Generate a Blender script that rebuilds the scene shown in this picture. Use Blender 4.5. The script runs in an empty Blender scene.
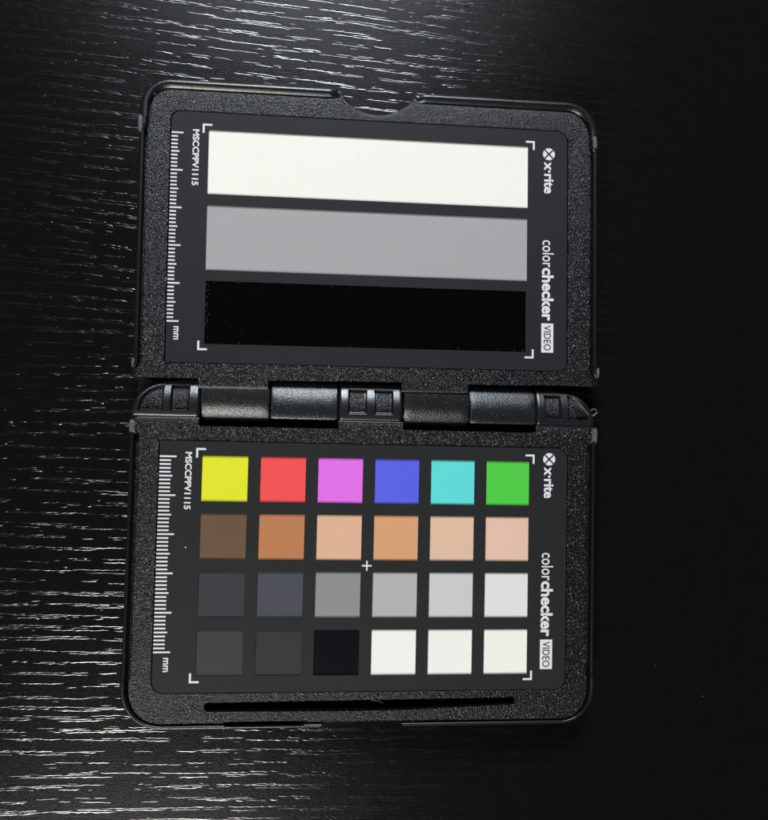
import bpy, bmesh, math, random
from math import sin, cos, pi, radians as RAD, sqrt, hypot
from mathutils import Matrix, Vector, noise, Euler

# One Blender unit is 10 cm; every length below is written in millimetres and multiplied by S.
S = 0.01
ZT = 8.0                        # chart plane above the table, mm (all z below are relative to the chart plane)
random.seed(11)
scene = bpy.context.scene
C = scene.collection
scene.unit_settings.scale_length = 0.1

# ------------------------------------------------------------------ camera
cam_d = bpy.data.cameras.new('camera')
cam_d.sensor_fit = 'HORIZONTAL'; cam_d.sensor_width = 36.0
cam_d.lens = 36.0 * 700.0 / 768.0
cam_d.clip_start = 0.01; cam_d.clip_end = 200
cam = bpy.data.objects.new('camera', cam_d); C.objects.link(cam)
cam.location = (-12.863*S, -9.5909*S, (185.37 + ZT)*S)
cam.rotation_euler = Euler((RAD(2.27243637), RAD(-5.1605361), RAD(1.22866585)), 'XYZ')
scene.camera = cam

# ------------------------------------------------------------------ world and lamps
world = bpy.data.worlds.new('World'); scene.world = world; world.use_nodes = True
bg = world.node_tree.nodes['Background']
bg.inputs[0].default_value = (0.9, 0.95, 1.0, 1); bg.inputs[1].default_value = 0.02

def area(name, loc, target, sx, sy, power, col):
    d = bpy.data.lights.new(name, 'AREA'); d.shape = 'RECTANGLE'
    d.size = sx*S; d.size_y = sy*S; d.energy = power; d.color = col
    o = bpy.data.objects.new(name, d); C.objects.link(o)
    o.location = Vector(loc)*S
    o.rotation_euler = (Vector(target) - Vector(loc)).to_track_quat('-Z', 'Y').to_euler()
    return o
area('window_light', (-40, 720, 560), (0, 0, 0), 330, 260, 790, (0.86, 0.935, 1.0))
area('room_light', (-230, -700, 560), (0, 0, 0), 300, 220, 615, (1.0, 0.965, 0.91))

scene.view_settings.view_transform = 'Standard'
scene.view_settings.look = 'None'
scene.view_settings.exposure = 0
scene.view_settings.gamma = 1
scene.view_settings.use_curve_mapping = False

# ------------------------------------------------------------------ materials
def srgb(r, g, b):
    f = lambda c: ((c/255+0.055)/1.055)**2.4 if c/255 > 0.04045 else c/255/12.92
    return (f(r), f(g), f(b), 1)

def mat(name, col, rough=0.5, spec=0.5, bumps=(), var=0.0, vscale=40, rvar=0.0):
    m = bpy.data.materials.new(name); m.use_nodes = True
    nt = m.node_tree; n = nt.nodes; l = nt.links
    b = n['Principled BSDF']
    b.inputs['Base Color'].default_value = col
    b.inputs['Roughness'].default_value = rough
    b.inputs['Specular IOR Level'].default_value = spec
    tc = n.new('ShaderNodeTexCoord')
    prev = None
    for (sc, dist, strength, det, stretch) in bumps:      # scale per BU, distance in mm
        mp = n.new('ShaderNodeMapping'); mp.inputs['Scale'].default_value = stretch
        l.new(tc.outputs['Object'], mp.inputs[0])
        no = n.new('ShaderNodeTexNoise'); no.inputs['Scale'].default_value = sc
        no.inputs['Detail'].default_value = det; no.inputs['Roughness'].default_value = 0.55
        l.new(mp.outputs[0], no.inputs['Vector'])
        bu = n.new('ShaderNodeBump'); bu.inputs['Distance'].default_value = dist*S
        bu.inputs['Strength'].default_value = strength
        l.new(no.outputs['Fac'], bu.inputs['Height'])
        if prev: l.new(prev.outputs[0], bu.inputs['Normal'])
        prev = bu
    if prev: l.new(prev.outputs[0], b.inputs['Normal'])
    if var:
        no = n.new('ShaderNodeTexNoise'); no.inputs['Scale'].default_value = vscale; no.inputs['Detail'].default_value = 6
        l.new(tc.outputs['Object'], no.inputs['Vector'])
        mx = n.new('ShaderNodeMix'); mx.data_type = 'RGBA'
        mx.inputs[6].default_value = tuple(c*(1-var) for c in col[:3]) + (1,)
        mx.inputs[7].default_value = tuple(min(1, c*(1+var)) for c in col[:3]) + (1,)
        l.new(no.outputs['Fac'], mx.inputs[0]); l.new(mx.outputs[2], b.inputs['Base Color'])
    if rvar:
        no = n.new('ShaderNodeTexNoise'); no.inputs['Scale'].default_value = 9; no.inputs['Detail'].default_value = 5
        l.new(tc.outputs['Object'], no.inputs['Vector'])
        mr = n.new('ShaderNodeMapRange'); mr.inputs[3].default_value = rough-rvar; mr.inputs[4].default_value = rough+rvar
        l.new(no.outputs['Fac'], mr.inputs[0]); l.new(mr.outputs[0], b.inputs['Roughness'])
    return m

ONE = (1, 1, 1)
M_tex = mat('textured_black_plastic', (0.005, 0.005, 0.006, 1), 0.26, 0.5, [(260, 0.25, 1.0, 2, ONE)])
M_grain = mat('grained_black_plastic', (0.005, 0.005, 0.0065, 1), 0.22, 0.6)
M_lip = mat('smooth_black_plastic', (0.008, 0.008, 0.0095, 1), 0.30, 0.75, [(60, 0.05, 0.6, 4, ONE), (330, 0.05, 0.8, 2, ONE)])
M_hinge = mat('satin_black_plastic', (0.008, 0.009, 0.011, 1), 0.32, 0.9, [(280, 0.10, 1.0, 2, ONE)])
M_hinges = mat('worn_smooth_black_plastic', (0.009, 0.010, 0.012, 1), 0.31, 1.0, [(260, 0.06, 0.8, 3, ONE)])
M_dark = mat('matte_black_plastic', (0.006, 0.006, 0.006, 1), 0.6, 0.3, [(300, 0.05, 0.6, 2, ONE)])
M_white = mat('white_ink', (0.78, 0.78, 0.80, 1), 0.6, 0.3, [(300, 0.01, 0.5, 2, ONE)], 0.04)
M_pan_u = mat('printed_card_grey_black', (0.0175, 0.0175, 0.0200, 1), 0.6, 0.25, [(500, 0.012, 0.8, 2, ONE)], 0.05, 25)
M_pan_l = mat('printed_card_grey_black_matte', (0.0170, 0.0174, 0.0180, 1), 0.6, 0.25, [(500, 0.012, 0.8, 2, ONE)], 0.05, 25)
M_edge = mat('cut_card_edge', (0.03, 0.03, 0.032, 1), 0.7, 0.3, [(400, 0.03, 0.8, 2, ONE)])
M_dust = mat('pale_dust', (0.45, 0.44, 0.42, 1), 0.8, 0.2, [(500, 0.02, 1, 2, ONE)])
M_scr = mat('scratched_plastic', (0.10, 0.105, 0.11, 1), 0.45, 0.5, [(300, 0.1, 1, 3, ONE)], 0.4, 150)

# ------------------------------------------------------------------ helpers
def finish(name, bm_or_me, m, parent=None, angle=35, kind=None, label=None, loc=None):
    if isinstance(bm_or_me, bmesh.types.BMesh):
        me = bpy.data.meshes.new(name); bm_or_me.to_mesh(me); bm_or_me.free()
    else: me = bm_or_me
    if m and not me.materials: me.materials.append(m)
    for p in me.polygons: p.use_smooth = True
    me.set_sharp_from_angle(angle=RAD(angle))
    o = bpy.data.objects.new(name, me); C.objects.link(o)
    if parent: o.parent = parent
    if kind: o['kind'] = kind
    if label: o['label'] = label
    return o

def mesh_mm(name, verts, faces):
    me = bpy.data.meshes.new(name)
    me.from_pydata([(x*S, y*S, (z+ZT)*S) for x, y, z in verts], [], faces)
    bm = bmesh.new(); bm.from_mesh(me); bmesh.ops.recalc_face_normals(bm, faces=bm.faces)
    bm.to_mesh(me); bm.free(); me.update()
    return me

def prism(pts, z0, z1, name='prism'):
    n = len(pts)
    v = [(x, y, z0) for x, y in pts] + [(x, y, z1) for x, y in pts]
    f = [tuple(range(n))[::-1], tuple(range(n, 2*n))] + [(i, (i+1) % n, n+(i+1) % n, n+i) for i in range(n)]
    return mesh_mm(name, v, f)

def rr(x0, x1, y0, y1, r, ns, nc):
    """rounded rectangle, counter-clockwise from the lower-left corner's end; r = radii (ll, lr, ur, ul). -> (x, y, nx, ny) with outward normal"""
    if not isinstance(r, (tuple, list)): r = (r,)*4
    out = []
    cs = [(x0+r[0], y0+r[0], r[0], pi), (x1-r[1], y0+r[1], r[1], 1.5*pi), (x1-r[2], y1-r[2], r[2], 0), (x0+r[3], y1-r[3], r[3], .5*pi)]
    for i in range(4):
        cx, cy, rad, a0 = cs[i]
        for k in range(nc+1):
            a = a0 + (pi/2)*k/nc
            out.append((cx+rad*cos(a), cy+rad*sin(a), cos(a), sin(a)))
        cx2, cy2, rad2, a2 = cs[(i+1) % 4]
        p = out[-1]; q = (cx2+rad2*cos(a2), cy2+rad2*sin(a2))
        for k in range(1, ns):
            t = k/ns
            out.append((p[0]+(q[0]-p[0])*t, p[1]+(q[1]-p[1])*t, p[2], p[3]))
    return out

def boolean_cut(me, cutters):
    tmp = []
    o = bpy.data.objects.new('tmp', me); C.objects.link(o)
    for c in cutters:
        k = bpy.data.objects.new('tmp_cut', c); C.objects.link(k); tmp.append(k)
        md = o.modifiers.new('b', 'BOOLEAN'); md.operation = 'DIFFERENCE'; md.solver = 'FAST'; md.object = k
    dg = bpy.context.evaluated_depsgraph_get(); dg.update()
    res = bpy.data.meshes.new_from_object(o.evaluated_get(dg))
    for k in tmp: bpy.data.objects.remove(k)
    bpy.data.objects.remove(o)
    return res

def smooth01(t):
    t = max(0, min(1, t)); return t*t*(3-2*t)

# ------------------------------------------------------------------ table
def build_table():
    v = []; f = []
    bm = bmesh.new()
    bmesh.ops.create_cube(bm, size=1)
    for q in bm.verts: q.co = Vector((q.co.x*11, q.co.y*9, (q.co.z-0.5)*0.25))
    bmesh.ops.bevel(bm, geom=[e for e in bm.edges], offset=0.01, segments=2, affect='EDGES')
    m = mat('black_stained_wood', (0.0056, 0.0053, 0.0056, 1), 0.22, 0.13,
            [(330, 0.10, 0.8, 2, (0.8, 1, 1)), (90, 0.05, 0.4, 4, (0.12, 1.6, 1))], 0.25, 20)
    t = finish('table_top', bm, m, kind='structure')
    return t
table = build_table()

def grain():
    """the raised open grain of the black table: thousands of small broken ridges running left to right"""
    V = []; F = []
    def flow(x, Y0):
        k = 0.012 + 0.045*smooth01((Y0+30)/150)
        w = noise.noise(Vector((x/75, Y0/38, 3.1)))*1.9 + noise.noise(Vector((x/26, Y0/16, 7.7)))*0.6
        return Y0 - k*x + w
    def strand(x0, L, Y0, dy, w, h, ph):
        n = max(4, int(L/0.55))
        base = len(V)
        for i in range(n+1):
            t = i/n; x = x0 + L*t
            taper = min(1, 6*t, 6*(1-t))**0.7
            jag = noise.noise(Vector((x/0.9, ph, 1.3)))*0.17 + noise.noise(Vector((x/3.5, ph, 9.3)))*0.14
            ww = w*taper*(0.8+0.55*noise.noise(Vector((x/0.7, ph, 5.1)))) + 0.02
            hh = h*ww*taper*(1+0.6*noise.noise(Vector((x/1.1, ph, 2.2)))) + 0.003
            y = flow(x, Y0) + dy + jag
            sh = ww*0.12*noise.noise(Vector((x/1.6, ph, 8.2)))
            V.extend([(x, y-ww/2, -8.006), (x, y-ww/4+sh, -8+hh*.75), (x, y+sh, -8+hh), (x, y+ww/4+sh, -8+hh*0.75), (x, y+ww/2, -8.006)])
            if i:
                a = base+5*(i-1); b = a+5
                for q in range(4): F.append((a+q, b+q, b+q+1, a+q+1))
    Y = -190.0; ridx = 0
    while Y < 200:
        ridx += 1
        Y += random.uniform(2.55, 3.45)
        strength = random.uniform(0.5, 1.0)
        nst = random.choice([2, 3, 3, 3])
        for s in range(nst):
            dy = (s-(nst-1)/2)*random.uniform(0.36, 0.6)
            x = -175 + random.uniform(0, 12)
            while x < 190:
                L = random.choice([random.uniform(2, 6), random.uniform(4, 10), random.uniform(7, 17)])
                dens = 0.5+0.5*noise.noise(Vector((x/22, Y/4.1, 4.4+s*3)))*1.6
                if random.random() < 0.45 + 0.6*dens*strength:
                    strand(x, L, Y, dy+random.uniform(-.12, .12), random.uniform(0.23, 0.48), random.uniform(0.07, 0.118), random.uniform(0, 500))
                x += L*random.uniform(0.75, 1.15) + (random.uniform(1, 6) if random.random() < 0.35 else 0)
        # short flecks beside the row
        for q in range(26):
            strand(random.uniform(-170, 185), random.uniform(0.8, 3), Y, random.uniform(-1.1, 1.1), random.uniform(0.15, 0.3), 0.12, random.uniform(0, 500))
    me = bpy.data.meshes.new('wood_grain')
    me.from_pydata([(x*S, y*S, (z+ZT)*S) for x, y, z in V], [], F)
    m = mat('glossy_black_grain', (0.0030, 0.0030, 0.0030, 1), 0.185, 1.0, [(260, 0.02, 0.8, 2, (0.6, 1, 1))], 0.3, 60)
    m.node_tree.nodes['Principled BSDF'].inputs['IOR'].default_value = 1.62
    return finish('wood_grain', me, m, table, angle=89, kind='stuff', label='fine broken grain ridges of the black wood')
grain()

# ------------------------------------------------------------------ the case
root = bpy.data.objects.new('colour_checker_case', None); C.objects.link(root)
root['label'] = 'open black plastic case holding two printed colour charts, lying on black wood'
root['category'] = 'colour chart'
LID = Matrix.Translation((-0.53*S, 0, 0)) @ Matrix.Rotation(0.0071, 4, 'Z')

def grain_facets(V, F, p, u, v, n, r, rnd):
    """one tiny irregular pyramid of moulded grain at p, on the plane u, v with normal n"""
    b = len(V); a0 = rnd.uniform(0, 6.3); k = rnd.choice((3, 4, 4, 5))
    for q in range(k):
        a = a0+2*pi*q/k; rr_ = r*rnd.uniform(.75, 1.25)
        V.append(tuple(p[i]+u[i]*cos(a)*rr_+v[i]*sin(a)*rr_-n[i]*.02 for i in range(3)))
    ox, oy = rnd.uniform(-.35, .35)*r, rnd.uniform(-.35, .35)*r; h = r*rnd.uniform(.10, .48)
    V.append(tuple(p[i]+u[i]*ox+v[i]*oy+n[i]*h for i in range(3)))
    for q in range(k): F.append((b+q, b+(q+1) % k, b+k))

def add_grain_mesh(V, F, parent):
    me = bpy.data.meshes.new('moulded_grain'); me.from_pydata([(x*S, y*S, (z+ZT)*S) for x, y, z in V], [], F)
    me.materials.append(M_grain)
    o = bpy.data.objects.new('moulded_grain', me); C.objects.link(o); o.parent = parent; o['kind'] = 'stuff'
    return o

def grains(parent, ra, rb, cutters):
    rnd = random.Random(5); V = []; F = []
    bbs = []
    for c in cutters:
        xs = [q.co.x/S for q in c.vertices]; ys = [q.co.y/S for q in c.vertices]; bbs.append((min(xs)-.2, max(xs)+.2, min(ys)-.2, max(ys)+.2))
    n = len(ra)
    for i in range(n):
        a, b, a2, b2 = ra[i], rb[i], ra[(i+1) % n], rb[(i+1) % n]
        wa = hypot(a2[0]-a[0], a2[1]-a[1]); wb = hypot(b2[0]-b[0], b2[1]-b[1]); L = hypot(b[0]-a[0], b[1]-a[1])
        cnt = (wa+wb)/2*L*4.2
        cnt = int(cnt)+(rnd.random() < cnt % 1)
        for k in range(cnt):
            t = rnd.uniform(.01, .985); s_ = rnd.random()
            x = (a[0]*(1-s_)+a2[0]*s_)*(1-t)+(b[0]*(1-s_)+b2[0]*s_)*t
            y = (a[1]*(1-s_)+a2[1]*s_)*(1-t)+(b[1]*(1-s_)+b2[1]*s_)*t
            if any(q[0] < x < q[1] and q[2] < y < q[3] for q in bbs): continue
            grain_facets(V, F, (x, y, 0), (1, 0, 0), (0, 1, 0), (0, 0, 1), rnd.uniform(.10, .22), rnd)
    add_grain_mesh(V, F, parent)

NS, NC = 180, 14
def shell(name, outer, r, opening, ro, prm, cutters, floor=-1.6):
    po = rr(*outer, r, NS, NC); pi_ = rr(*opening, ro, NS, NC); n = len(po)
    rings = []
    prms = [prm(*p) for p in po]
    def ring(fn): rings.append([fn(p, q) for p, q in zip(po, prms)])
    def off(p, o, z): return (p[0]-p[2]*o, p[1]-p[3]*o, z)
    ring(lambda p, q: off(p, q['d']+0.7, -7.98))
    ring(lambda p, q: off(p, q['d']+0.1, -7.3))
    ring(lambda p, q: off(p, q['d'], -6.8))
    ring(lambda p, q: off(p, q['d'], min(-0.6, q['h']-.7)))
    for t_, z_ in ((0, .62), (.04, .44), (.11, .29), (.20, .175), (.30, .09), (.42, .03), (.55, 0), (.70, .015), (.82, .07), (.92, .16), (.975, .28)):
        ring(lambda p, q, t_=t_, z_=z_: off(p, q['d']+q['w']*t_, q['h']-z_*min(1.2, .35+q['w']*.55)-q['s']*q['h']*smooth01((t_-.42)/.56)))
    ring(lambda p, q: off(p, q['d']+q['w']+.02, q['h']*(1-q['s'])-.5*min(1, q['g']*3)))
    ring(lambda p, q: off(p, q['d']+q['w']+.06, -q['gd']))
    ring(lambda p, q: off(p, q['d']+q['w']+max(q['g'], .12), -q['gd']))
    ring(lambda p, q: off(p, q['d']+q['w']+max(q['g'], .12)+.06, -min(.22, q['gd']*.6)))
    ring(lambda p, q: off(p, q['d']+q['w']+max(q['g'], .12)+.28, 0))
    nflange = len(rings)
    for k in (0.33, 0.66):
        last = rings[nflange-1]
        rings.append([(a[0]*(1-k)+b[0]*k, a[1]*(1-k)+b[1]*k, 0) for a, b in zip(last, pi_)])
    rings.append([(b[0]+b[2]*.12, b[1]+b[3]*.12, 0) for b in pi_])
    rings.append([(b[0], b[1], -.12) for b in pi_])
    rings.append([(b[0], b[1], floor) for b in pi_])
    V = [v for rg in rings for v in rg]; F = []; mi = []
    for k in range(len(rings)-1):
        for i in range(n):
            j = (i+1) % n
            F.append((k*n+i, k*n+j, (k+1)*n+j, (k+1)*n+i)); mi.append(0 if k >= 16 else 1)
    F.append(tuple(range(n))[::-1]); mi.append(1)
    m0 = (len(rings)-1)*n
    F.append(tuple(range(m0, m0+n))); mi.append(0)
    me = mesh_mm(name, V, F)
    me.materials.append(M_tex); me.materials.append(M_lip)
    for p, i in zip(me.polygons, mi): p.material_index = i
    me = boolean_cut(me, cutters)
    o = finish(name, me, None, root, angle=32)
    grains(o, rings[nflange-1], pi_, cutters)
    return o

# lid: outer edge in its own frame
def lid_prm(x, y, nx, ny):
    q = dict(d=0, w=1.4, g=.55, h=.35, gd=1.6, s=0)
    t = smooth01((y-70.2)/1.6)                       # thicker raised corner caps along the top
    q['h'] = .35 + .5*t; q['w'] = 1.4 + .9*t; q['g'] = .6 - .25*t; q['gd'] = 1.6-1.0*t
    tt = smooth01((y-80.5)/2.5)
    q['s'] = .55*tt; q['w'] += .25*tt; q['g'] += (.1-q['g'])*tt; q['gd'] += (.12-q['gd'])*tt
    if 69.8 < y < 73.5 and abs(nx) > .9:
        q['d'] = -0.22*smooth01((y-69.8)/.8)
    if y > 80 and ny > .5:                            # finger notch
        xc, R = 1.45, 11.4
        if abs(x-xc) < 10.35:
            q['d'] = sqrt(max(0, R*R-(x-xc)**2)) - (R-6.6)
            q['w'] = .5; q['h'] = .02; q['g'] = .05; q['gd'] = .05
        else:
            e = smooth01((abs(x-xc)-10.35)/2.6); q['h'] = .02+(q['h']-.02)*e
    if ny < -.7 or y < 9.5:                           # hinge side has no lip
        t = 1 if (ny < -.7) else smooth01((9.5-y)/2.2)
        q['w'] = q['w']*(1-t)+.5*t; q['h'] = q['h']*(1-t)-.05*t; q['g'] = q['g']*(1-t)+.05*t; q['gd'] = q['gd']*(1-t)+.1*t
    return q

def box(x0, x1, y0, y1, z0, z1): return prism([(x0, y0), (x1, y0), (x1, y1), (x0, y1)], z0, z1, 'cut')
lid_cut = [box(-70, -44.5, -5, 5.5, -12, 3), box(-26.4, -8.1, -5, 5.4, -12, 3), box(-8.3, 8.9, -5, 5.6, -12, 3),
           box(26.9, 45.3, -5, 5.45, -12, 3), box(45.1, 72, -5, 5.6, -12, 3)]
lid = shell('lid_shell', (-61.2, 62.9, 2.9, 84.5), (3, 3, 9.0, 8.0), (-53.2, 54.35, 9.45, 76.35), (.4, 2.6, 3.2, 2.6), lid_prm, lid_cut)
lid.matrix_local = LID

def base_prm(x, y, nx, ny):
    q = dict(d=.25, w=1.05, g=1.15, h=.25, gd=2.2, s=0)
    t = smooth01((-71.3-y)/1.2)                       # bumper corners along the bottom
    q['d'] = .25 - .28*t; q['w'] = 1.05 + .35*t; q['g'] = 1.15 - .55*t; q['h'] = .25+.25*t
    t = smooth01(-ny*1.15-.1) if y < -70 else 0        # slimmer lip and a hairline groove along the bottom edge
    q['g'] = q['g']*(1-t)+.36*t; q['w'] = q['w']*(1-t)+1.0*t; q['h'] = q['h']*(1-t)+.2*t
    if ny > .7 or y > -9.5:
        t = 1 if ny > .7 else smooth01((y+9.5)/1.6)
        q['w'] = q['w']*(1-t)+.5*t; q['h'] = q['h']*(1-t)-.02*t; q['g'] = q['g']*(1-t)+.05*t; q['gd'] = q['gd']*(1-t)+.1*t
        q['d'] *= (1-t)
    return q

def slot_pts():
    pts = []
    a, b = (-39.9, -79.15, 1.15), (39.3, -78.45, .95)
    for k in range(13): t = pi/2 + pi*k/12; pts.append((a[0]+a[2]*cos(t), a[1]+a[2]*sin(t)))
    for k in range(1, 12): t = k/12; pts.append((a[0]+(b[0]-a[0])*t, -80.3-.25*sin(pi*t) + (.85*smooth01((t-.55)/.45))))
    for k in range(13): t = -pi/2 + pi*k/12; pts.append((b[0]+b[2]*cos(t), b[1]+b[2]*sin(t)))
    return pts
base_cut = [box(-44.5, -8.3, -7.15, 2, -12, 3), box(9.0, 45.2, -7.0, 2, -12, 3), prism(slot_pts(), -6, 3),
            box(-35.7, -15.3, -84.0, -82.85, -2.0, 3), prism([(-11.7, -86), (10.9, -86), (10.0, -83.55), (-10.8, -83.75)], -4.0, 3)]
base = shell('base_shell', (-62.1, 62.2, -84.75, -4.9), (10.5, 9.5, 2.5, 2.5), (-54.35, 54.2, -75.75, -10.9), (3.2, 3.0, 3.0, .4), base_prm, base_cut)

# small light scratched stops at the outer hinge corners
def lump(name, x, y, sx, sy, sz, z, m=M_scr, par=None):
    bm = bmesh.new(); bmesh.ops.create_icosphere(bm, subdivisions=3, radius=1)
    for v in bm.verts:
        c = v.co; nn = noise.noise(c*2.1+Vector((x, y, 0)))*.16
        e = 0.55
        c.x = math.copysign(abs(c.x)**e, c.x)*(1+nn); c.y = math.copysign(abs(c.y)**e, c.y)*(1+nn); c.z = math.copysign(abs(c.z)**e, c.z)*(1+nn)
        v.co = Vector(((x+c.x*sx)*S, (y+c.y*sy)*S, (z+c.z*sz+ZT)*S))
    return finish(name, bm, m, par or root)
for x, y, sx, sy in [(-61.2, -7.6, .95, 2.0), (61.6, -7.6, .95, 2.3), (-61.6, 9.0, .6, 1.5), (62.3, 9.8, .6, 1.6)]:
    lump('corner_stop', x, y, sx, sy, 2.2, -1.9)
for x, y, sx, sy in [(-60.75, 72.0, .62, 2.2), (61.75, 73.2, .62, 1.9)]:
    lump('rim_nub', x, y, sx, sy, .75, .25, M_scr, lid)

# ------------------------------------------------------------------ hinge
def knuckle(x0, x1, prof, m):
    """prof: closed (y, z) outline of the barrel; ends bevelled"""
    n = len(prof); cy = sum(p[0] for p in prof)/n; cz = sum(p[1] for p in prof)/n
    st = [(x0, .0), (x0+.05, .5), (x0+.3, 1.0)]
    xs = [(x0, .35), (x0+.12, .10), (x0+.35, 0)] + [(x0+(x1-x0)*k/8, 0) for k in range(1, 8)] + [(x1-.35, 0), (x1-.12, .10), (x1, .35)]
    V = []; F = []
    for x, ins in xs:
        for (y, z) in prof:
            d = hypot(y-cy, z-cz); k = 1-ins/d
            V.append((x, cy+(y-cy)*k, cz+(z-cz)*k))
    for a in range(len(xs)-1):
        for i in range(n):
            j = (i+1) % n; F.append((a*n+i, a*n+j, (a+1)*n+j, (a+1)*n+i))
    F.append(tuple(range(n))); F.append(tuple(range((len(xs)-1)*n, len(xs)*n))[::-1])
    ko = finish('hinge_knuckle', mesh_mm('hinge_knuckle', V, F), m, root, angle=40)
    rnd = random.Random(int(x0*10)); GV = []; GF = []
    pr_ = sorted([p for p in prof if p[1] > -5.2 and -6.3 < p[0] < 5.1], key=lambda p: -p[0])
    for (ya, za), (yb, zb) in zip(pr_, pr_[1:]):
        L = hypot(ya-yb, za-zb)
        if L < 1e-3 or ya-yb < 1e-3: continue
        v = (0, (ya-yb)/L, (za-zb)/L); nn = (0, -v[2], v[1])
        cnt = L*(x1-x0)*5; cnt = int(cnt)+(rnd.random() < cnt % 1)
        for k in range(cnt):
            t = rnd.random()
            grain_facets(GV, GF, (rnd.uniform(x0+.2, x1-.2), ya+(yb-ya)*t, za+(zb-za)*t), (1, 0, 0), v, nn, rnd.uniform(.06, .12), rnd)
    add_grain_mesh([(x, y, z) for x, y, z in GV], GF, ko)
    return ko

def integrate(table, ystart, z0):
    """table: (y, slope in degrees, positive = surface facing the lid side); walks down in y"""
    def sl(y):
        for (ya, a), (yb, b) in zip(table, table[1:]):
            if ya >= y >= yb: return a+(b-a)*(ya-y)/(ya-yb)
        return table[-1][1]
    out = [(ystart, z0)]; y, z = ystart, z0
    while y > table[-1][0]+1e-6:
        st = min(.2, y-table[-1][0]); z += math.tan(RAD(sl(y-st/2)))*st; y -= st; out.append((y, z))
    return out
T_HIGH = [(5.2, 62), (4.7, 40), (4.0, 30), (3.0, 26), (1.5, 20), (0, 11), (-1.5, 3), (-3.2, -4), (-4.4, -14), (-4.8, -40)]
T_LOW = [(2.75, 5), (0.5, -2), (-1.0, -8), (-2.2, -18), (-3.4, -27), (-4.6, -36), (-5.6, -52), (-6.4, -74)]
H_CURVE = integrate(T_HIGH, 5.2, -2.9)
def prof_low():    # lid knuckle: flat near the lid, rounding down toward the base
    return [(2.85, -2.0), (2.85, -.25)] + integrate(T_LOW, 2.75, -.12) + [(-6.4, -7), (2.0, -7)]
def prof_high():   # base knuckle: rounding up from the lid side, flat near the base
    return [(5.2, -6.5)] + H_CURVE + [(-4.8, -6.5)]
def high_z(y):
    for (ya, a), (yb, b) in zip(H_CURVE, H_CURVE[1:]):
        if ya >= y >= yb: return a+(b-a)*(ya-y)/(ya-yb)
    return H_CURVE[0][1]-1.5 if y > 5 else H_CURVE[-1][1]-.3
for x0, x1, pr in [(-44.25, -26.5, prof_low), (-26.15, -8.6, prof_high), (9.05, 26.85, prof_low), (27.0, 45.1, prof_high)]:
    knuckle(x0, x1, pr()[::-1], M_hinge)

def hinge_cap(x0, x1, end, windows):
    """moulded hinge cap with recessed windows, as a fine height field; end: -1 / +1 rounded end, 0 square"""
    d = 0.14; nx = int((x1-x0)/d); ytop, ybot = 5.25, -4.9; ny = int((ytop-ybot)/d)
    def q_in(x, y):      # signed distance-ish to the rounded end (inside > 0)
        if not end: return min(x-x0, x1-x)
        xe = x0 if end < 0 else x1
        ax, ay = 11.0, 9.3
        cx = xe-end*ax; cy = ybot+.7
        dx = (x-cx)*end; dy = y-cy
        o = (x1-x) if end < 0 else (x-x0)
        if dx > 0:
            rr_ = hypot(dx/ax, max(0, dy)/ay)
            e = (1-rr_)*min(ax, ay) 
        else: e = 9
        return min(o, e)
    def win(x, y):
        best = -9
        for (a, b, c, e, kind) in windows:
            s = min(x-a, b-x, y-c, e-y)
            if kind:    # quarter window following the rounded end
                cx = b if kind < 0 else a
                ax = b-a; ay = e-c
                dx = (cx-x) if kind < 0 else (x-cx)
                rq = hypot(max(0, dx)/ax, max(0, y-c)/ay)
                s = min(s, (1-rq)*min(ax, ay))
            # rounded corners
            best = max(best, s)
        return best
    V = []; F = []
    for j in range(ny+1):
        y = ytop+(ybot-ytop)*j/ny
        zz = high_z(y)
        for i in range(nx+1):
            x = x0+(x1-x0)*i/nx
            q = q_in(x, y)
            z = zz
            if q < .9: z -= .8*(1-sqrt(max(0, 1-(1-max(0, q)/.9)**2)))
            if q < 0: z -= min(7, 14*(-q))
            w = win(x, y)
            z -= 1.15*smooth01((w+.12)/.45)
            V.append((x, y, max(z, -7.5)))
    for j in range(ny):
        for i in range(nx):
            a = j*(nx+1)+i; F.append((a, a+1, a+nx+2, a+nx+1))
    # skirt to close the piece down to the hinge well
    rim = [i for i in range(nx+1)] + [j*(nx+1)+nx for j in range(1, ny+1)] + [ny*(nx+1)+i for i in range(nx-1, -1, -1)] + [j*(nx+1) for j in range(ny-1, 0, -1)]
    b0 = len(V)
    for r_ in rim: V.append((V[r_][0], V[r_][1], -7.6))
    L = len(rim)
    for k in range(L): F.append((rim[k], b0+k, b0+(k+1) % L, rim[(k+1) % L]))
    F.append(tuple(range(b0, b0+L)))
    me = mesh_mm('hinge_cap', V, F)
    me.materials.append(M_hinges); me.materials.append(M_tex)
    for p in me.polygons:
        c = p.center
        if len(p.vertices) == 4 and win(c.x/S, c.y/S) > .45: p.material_index = 1
    return finish('hinge_cap', me, None, root, angle=60)
hinge_cap(-61.9, -44.5, -1, [(-60.0, -53.9, -3.4, 3.2, -1), (-51.9, -47.3, -3.4, 3.3, 0)])
hinge_cap(-8.35, 8.75, 0, [(-5.7, -0.9, -3.0, 3.4, 0), (1.3, 6.1, -3.0, 3.4, 0)])
cap_r = hinge_cap(45.35, 61.7, 1, [(47.9, 52.3, -3.4, 3.3, 0), (54.4, 59.9, -3.4, 3.3, 1)])
cap_r['label'] = 'hinge end cap with a cracked tip'

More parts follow.
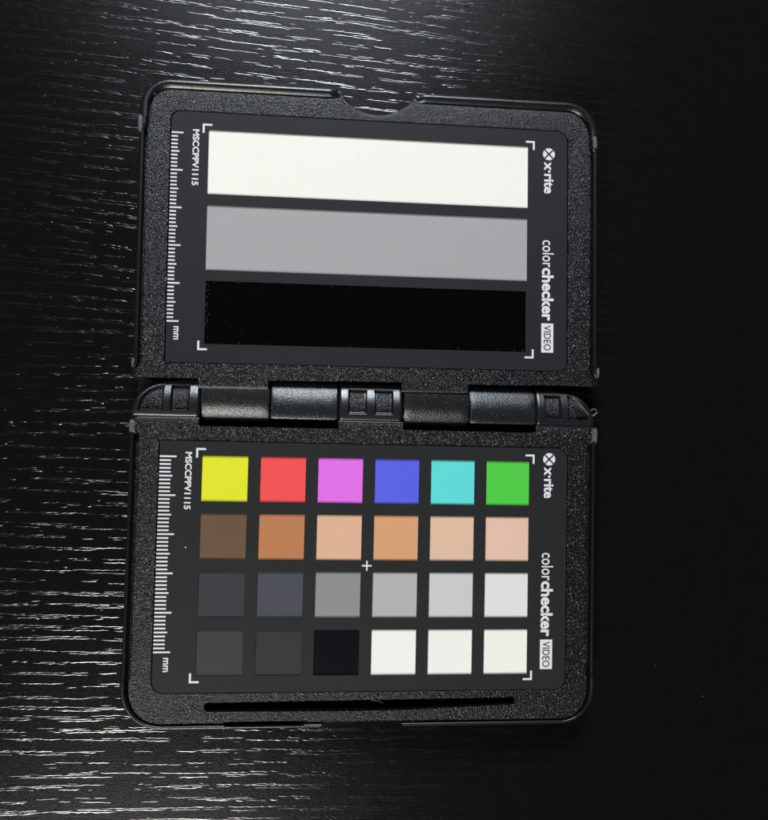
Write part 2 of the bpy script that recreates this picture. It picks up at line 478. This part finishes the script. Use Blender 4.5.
def tube(name, pts, r, m, parent, n=7):
    V = []; F = []
    P = [Vector(p) for p in pts]
    for i, p in enumerate(P):
        t = (P[min(i+1, len(P)-1)]-P[max(i-1, 0)]).normalized()
        u = t.cross(Vector((0, 0, 1)));  u = u.normalized() if u.length > 1e-4 else Vector((1, 0, 0))
        w = t.cross(u)
        rad = r[i] if isinstance(r, (list, tuple)) else r
        for k in range(n):
            a = 2*pi*k/n; c = p+u*cos(a)*rad+w*sin(a)*rad; V.append(tuple(c))
    for i in range(len(P)-1):
        for k in range(n): F.append((i*n+k, i*n+(k+1) % n, (i+1)*n+(k+1) % n, (i+1)*n+k))
    F.append(tuple(range(n))[::-1]); F.append(tuple(range((len(P)-1)*n, len(P)*n)))
    return finish(name, mesh_mm(name, V, F), m, parent)
tube('crack_sliver', [(55.6, 2.6, .2), (57.4, .9, .35), (59.0, -.9, .3), (59.9, -1.9, 0)], [.16, .26, .24, .15], M_scr, cap_r)
tube('crack_sliver', [(60.4, -.6, 0), (61.2, -.1, .1), (61.8, -.3, .1), (62.1, -.8, 0)], [.14, .22, .2, .14], M_scr, cap_r)
tube('crack_sliver', [(60.9, -2.1, 0), (61.6, -1.6, .1), (62.3, -1.1, .1)], [.2, .3, .2], M_scr, cap_r)
hole = finish('crack_hole', prism([(57.9+1.0*cos(2*pi*k/14)*(1+.15*sin(5*k)), -1.7+.75*sin(2*pi*k/14)) for k in range(14)], -.75, -.58), M_dark, cap_r)

# hinge pin under the knuckles
pin = tube('hinge_pin', [(-59, 0.2, -5.6), (0, .2, -5.6), (59, .2, -5.6)], 2.2, M_dark, root, 20)

# ------------------------------------------------------------------ printed panels
def panel(name, x0, x1, y0, y1, radii, holes, m, top=-.12, depth=.35):
    bm = bmesh.new()
    out = [(p[0], p[1]) for p in rr(x0, x1, y0, y1, radii, 1, 6)]
    pts = []
    for p in out:
        if not pts or hypot(p[0]-pts[-1][0], p[1]-pts[-1][1]) > 1e-3: pts.append(p)
    loops = [pts] + [[(a, c), (b, c), (b, e), (a, e)] for a, b, c, e in holes]
    edges = []; vl = []
    for lp in loops:
        vs = [bm.verts.new((x*S, y*S, (top+ZT)*S)) for x, y in lp]
        vl.append(vs)
        for i in range(len(vs)): edges.append(bm.edges.new((vs[i], vs[(i+1) % len(vs)])))
    bmesh.ops.triangle_fill(bm, use_beauty=True, edges=edges)
    # drop any face inside an opening
    kill = []
    for f in bm.faces:
        c = f.calc_center_median()/S
        if any(a < c.x < b and cc < c.y < e for a, b, cc, e in holes): kill.append(f)
    if kill: bmesh.ops.delete(bm, geom=kill, context='FACES_ONLY')
    for f in bm.faces:
        f.material_index = 0
        if f.normal.z < 0: f.normal_flip()
    for li, vs in enumerate(vl):
        if li == 0:      # small rolled edge then the side
            cx, cy = (x0+x1)/2, (y0+y1)/2
            lo1 = [bm.verts.new((v.co.x+math.copysign(.06*S, v.co.x-cx*S), v.co.y+math.copysign(.06*S, v.co.y-cy*S), v.co.z-.07*S)) for v in vs]
            lo = [bm.verts.new((v.co.x, v.co.y, (-1.58+ZT)*S)) for v in lo1]
            seq = [vs, lo1, lo]
        else: seq = [vs, [bm.verts.new((v.co.x, v.co.y, v.co.z-depth*S)) for v in vs]]
        for a, b in zip(seq, seq[1:]):
            for i in range(len(a)):
                j = (i+1) % len(a)
                f = bm.faces.new((a[i], b[i], b[j], a[j])); f.material_index = 1 if li else 0
    bmesh.ops.recalc_face_normals(bm, faces=bm.faces)
    me = bpy.data.meshes.new(name); bm.to_mesh(me); bm.free()
    me.materials.append(m); me.materials.append(M_edge)
    return finish(name, me, None, root, angle=30)

PZ = -.12
def patch(a, b, c, e, col, label, par, rough=.7, spec=.25, m=None):
    me = prism([(a-.3, c-.3), (b+.3, c-.3), (b+.3, e+.3), (a-.3, e+.3)], PZ-.6, PZ-.32, 'patch')
    mm = m or mat(label.replace(' ', '_'), col, rough, spec, [(420, .012, .8, 2, ONE), (12, .12, .5, 3, ONE)], .02, 12)
    return finish('colour_patch', me, mm, par, label=label)

def quadprint(name, rects, par, z=PZ+.02, m=None, kind=None):
    V = []; F = []
    for (x0, x1, y0, y1) in rects:
        b = len(V); V += [(x0, y0, z), (x1, y0, z), (x1, y1, z), (x0, y1, z)]; F.append((b, b+1, b+2, b+3))
    me = mesh_mm(name, V, F)
    return finish(name, me, m or M_white, par)

def lettering(name, word, par, xb, xt, ya, yb, bold=0.0, caps=True, z=PZ+.025, m=None, refc=None, space=1.0):
    """print that reads downward: glyph tops toward +x; baseline at xb, ascender at xt, from ya down to yb"""
    cu = bpy.data.curves.new('t', 'FONT'); cu.body = word; cu.size = 1; cu.offset = bold; cu.resolution_u = 3
    cu.space_character = space
    o = bpy.data.objects.new('t', cu); C.objects.link(o)
    ref = bpy.data.curves.new('t2', 'FONT'); ref.body = 'd' if not caps else 'H'; ref.size = 1; ref.offset = bold
    o2 = bpy.data.objects.new('t2', ref); C.objects.link(o2)
    if refc: ref.body = refc
    dg = bpy.context.evaluated_depsgraph_get(); dg.update()
    me = bpy.data.meshes.new_from_object(o.evaluated_get(dg)); m2 = bpy.data.meshes.new_from_object(o2.evaluated_get(dg))
    bpy.data.objects.remove(o); bpy.data.objects.remove(o2)
    u0 = min(v.co.x for v in me.vertices); u1 = max(v.co.x for v in me.vertices)
    h = max(v.co.y for v in m2.vertices)
    su = (ya-yb)/(u1-u0); sv = (xt-xb)/h
    for v in me.vertices:
        u, w = v.co.x, v.co.y
        v.co = Vector(((xb+w*sv)*S, (ya-(u-u0)*su)*S, (z+ZT)*S))
    for p in me.polygons:
        if p.normal.z < 0: pass
    me.materials.clear()
    return finish(name, me, m or M_white, par)

def brackets(par, y1, y0):
    W = 44.93; L = 2.5; t = .52
    for sx in (-1, 1):
        for yy, sy in ((y1, -1), (y0, 1)):
            x = sx*W
            a = (x, x-sx*L); b = (yy, yy+sy*t); c = (x, x-sx*t); d = (yy+sy*t, yy+sy*L)
            quadprint('corner_bracket', [(min(a), max(a), min(b), max(b)), (min(c), max(c), min(d), max(d))], par)

def ruler(par, xl, ystart, xr, xmid, xmin):
    r = []
    for k in range(51):
        x1 = xr if k % 10 == 0 else (xmid if k % 5 == 0 else xmin)
        th = .21
        r.append((xl, x1, ystart-k-th, ystart-k+th))
    o = quadprint('ruler_scale', r, par); o['kind'] = 'stuff' if False else ''
    del o['kind']
    return o

def logo(par, cx, cy, r):
    V = []; F = []
    g = .26
    for q in range(4):
        a0 = pi/2*q-pi/4; pts = [(0, 0)]
        for k in range(11): a = a0+(pi/2)*k/10; pts.append((r*cos(a), r*sin(a)))
        # shift wedge outward along its bisector and clip to the circle
        bx, by = cos(pi/2*q), sin(pi/2*q)
        P = []
        for (x, y) in pts:
            x += bx*g*1.2; y += by*g*1.2
            h = hypot(x, y)
            if h > r: x *= r/h; y *= r/h
            P.append((cx+x, cy+y, PZ+.025))
        b = len(V); V += P; F.append(tuple(range(b, b+len(P))))
    return finish('logo_mark', mesh_mm('logo_mark', V, F), M_white, par)

def words(par, dy_top, ms, ci, xr, co, vi, mmp):
    lettering('serial_lettering', 'MSCCPPV1115', par, ms[2], ms[2]+1.6, ms[0], ms[1], bold=.03)
    logo(par, ci[0], ci[1], 1.68)
    lettering('brand_lettering', 'x·rite', par, 47.75, 50.45, xr[0], xr[1], bold=.03, caps=False, refc='t' if False else 'd')
    lettering('title_lettering', 'color', par, 47.3, 50.45, co[0], co[1], bold=.008, caps=False)
    lettering('title_lettering', 'checker', par, 47.3, 50.45, co[1]-.15, co[2], bold=.034, caps=False)
    b = quadprint('title_box', [(47.05, 50.4, vi[1], vi[0])], par)
    lettering('title_lettering', 'VIDEO', par, 47.75, 49.7, vi[0]-.55, vi[1]+.55, bold=.006, z=PZ+.05, m=M_pan_l)
    lettering('unit_lettering', 'mm', par, mmp[2], mmp[2]+1.25, mmp[0], mmp[1], bold=.02, caps=False, refc='m')

# upper panel: white, grey and black strips
ST = [(-43.35, 43.1, 54.3, 71.5), (-43.35, 43.0, 34.1, 51.35), (-43.2, 42.7, 14.6, 31.25)]
up = panel('chart_panel', -52.95, 54.1, 9.7, 76.1, (.3, 2.4, 3.0, 2.4), ST, M_pan_u)
up.matrix_local = LID; up['label'] = 'upper chart panel with white, grey and black strips'
patch(*ST[0], (0.955, 0.912, 0.84, 1), 'wide white strip', up)
patch(*ST[1], (0.395, 0.388, 0.392, 1), 'wide mid grey strip', up)
m_blk = mat('glossy_black_strip', (0.0016, 0.0015, 0.0016, 1), .16, .4, [(14, .15, .4, 3, ONE)])
patch(*ST[2], None, 'wide glossy black strip', up, m=m_blk)
brackets(up, 73.07, 12.9)
ruler(up, -52.93, 70.35, -49.85, -50.8, -51.25)
words(up, 0, (71.4, 56.4, -47.35), (48.95, 69.6), (67.5, 58.6), (45.6, 38.1, 23.3), (22.6, 14.6), (19.0, 15.5, -51.05))
# worn, dusty fringe round the black strip
fr = []
for k in range(46):
    if k < 22: x, y = random.uniform(-43.2, -42.2), random.uniform(15, 31)
    elif k < 34: x, y = random.uniform(-43, 42), random.uniform(14.7, 15.1)
    else: x, y = random.uniform(-43, 5), random.uniform(30.6, 31.1)
    w, h = random.uniform(.06, .22), random.uniform(.05, .25)
    fr.append((x, x+w, y, y+h))
quadprint('dust_fringe', fr, up, z=PZ-.29, m=M_scr)['kind'] = 'stuff'

# lower panel: 24 patches
cols = [(-43.35+k*15.02, -31.55+k*15.02) for k in range(6)]
rows = [(-14.9-k*14.93-11.75, -14.9-k*14.93) for k in range(4)]
holes = [(a, b, c, e) for (c, e) in rows for (a, b) in cols]
low = panel('chart_panel', -54.15, 53.95, -75.5, -11.2, (3.0, 2.8, 2.8, .3), holes, M_pan_l)
low['label'] = 'lower chart panel with rows of colour patches'
colr = [
    [((0.80, 0.80, 0.022), 'yellow'), ((0.95, 0.085, 0.085), 'red'), ((0.80, 0.165, 0.82), 'magenta'), ((0.105, 0.125, 0.80), 'blue'), ((0.12, 0.74, 0.71), 'cyan'), ((0.085, 0.62, 0.06), 'green')],
    [((0.150, 0.085, 0.048), 'dark brown'), ((0.52, 0.21, 0.085), 'light brown'), ((0.78, 0.46, 0.30), 'pale skin tone'), ((0.72, 0.36, 0.18), 'tan skin tone'), ((0.78, 0.52, 0.37), 'beige skin tone'), ((0.81, 0.54, 0.41), 'pink beige skin tone')],
    [((0.040, 0.042, 0.047), 'charcoal'), ((0.068, 0.072, 0.086), 'slate grey'), ((0.28, 0.275, 0.275), 'mid grey'), ((0.46, 0.455, 0.455), 'light grey'), ((0.62, 0.62, 0.615), 'pale grey'), ((0.78, 0.78, 0.765), 'off white')],
    [((0.046, 0.046, 0.045), 'dark grey'), ((0.033, 0.033, 0.034), 'very dark grey'), ((0.002, 0.0025, 0.005), 'black'), ((0.93, 0.92, 0.87), 'cool white'), ((0.935, 0.915, 0.86), 'plain white'), ((0.935, 0.915, 0.85), 'warm white')]]
for r_ in range(4):
    for k in range(6):
        c, nm = colr[r_][k]
        patch(cols[k][0], cols[k][1], rows[r_][0], rows[r_][1], (*c, 1), nm + ' square patch', low, *((.45, .12) if nm == 'black' else ()))
brackets(low, -12.9, -73.07)
ruler(low, -54.1, -15.2, -49.85, -50.75, -51.25)
words(low, 0, (-14.0, -28.8, -47.55), (49.0, -14.1), (-16.2, -24.6), (-39.3, -46.7, -61.6), (-62.4, -70.2), (-66.6, -70.2, -51.5))
quadprint('centre_cross', [(-1.2, 1.35, -43.2, -42.8)], low)
quadprint('centre_cross', [(-.12, .27, -44.3, -41.7)], low, z=PZ+.023)
quadprint('dust_speck', [(-47.0, -46.7, -38.7, -38.4)], low)

# faint scuffs and lint on the printed fields
def scuffs(par, spots, z, m, seed):
    rnd = random.Random(seed); rects = []
    for (x, y, n, sp) in spots:
        for k in range(n):
            a, b = x+rnd.gauss(0, sp), y+rnd.gauss(0, sp*.6); w, h = rnd.uniform(.05, .22), rnd.uniform(.04, .09)
            rects.append((a, a+w, b, b+h))
    quadprint('scuff', rects, par, z=z, m=m)['kind'] = 'stuff'
M_sc_w = mat('scuffed_white', (.66, .64, .60, 1), .7, .3)
M_sc_k = mat('scuffed_black', (.022, .021, .021, 1), .5, .4)
M_sc_g = mat('scuffed_grey', (.14, .14, .15, 1), .6, .3)
scuffs(up, [(-3.6, 66.0, 7, .8), (38.6, 66.5, 6, .8), (40, 62.5, 3, .5), (-30, 58, 2, 2)], PZ-.3, M_sc_w, 3)
scuffs(up, [(0, 23, 22, 17), (-38, 20, 26, 3.5), (-33, 27, 16, 4), (22, 18, 20, 8)], PZ-.3, M_sc_k, 4)
scuffs(up, [(25, 48, 3, 3), (24, 38, 3, 2)], PZ-.3, M_sc_g, 5)
scuffs(low, [(-24.2, -47.8, 7, .7)], PZ-.3, M_sc_g, 6)
# fibre caught on the slot edge
tube('lint_fibre', [(2.0, -77.9, .05), (3.4, -77.95, .12), (4.5, -78.3, .1), (5.2, -78.6, .05)], [.03, .05, .05, .03], M_scr, base)

# ------------------------------------------------------------------ dust on the table
V = []; F = []
for k in range(50):
    x = random.uniform(-120, 140); y = random.uniform(-130, 135)
    if -63 < x < 64 and -86 < y < 86: continue
    r = random.choice([.08, .1, .12, .18]); b = len(V)
    a0 = random.uniform(0, 3); el = random.uniform(1, 2.6)
    for q in range(5):
        a = 2*pi*q/5; px, py = r*el*cos(a), r*sin(a)
        V.append((x+px*cos(a0)-py*sin(a0), y+px*sin(a0)+py*cos(a0), -7.99))
    V.append((x, y, -7.99+r)); V.append((x, y, -8.01))
    for q in range(5): F.append((b+q, b+(q+1) % 5, b+5)); F.append((b+(q+1) % 5, b+q, b+6))
dust = finish('table_dust', mesh_mm('table_dust', V, F), mat('grey_dust', (.06, .06, .057, 1), .8, .2, [(400, .02, 1, 2, ONE)]), kind='stuff')
dust['label'] = 'scattered pale dust specks on the black table'; dust['category'] = 'dust'
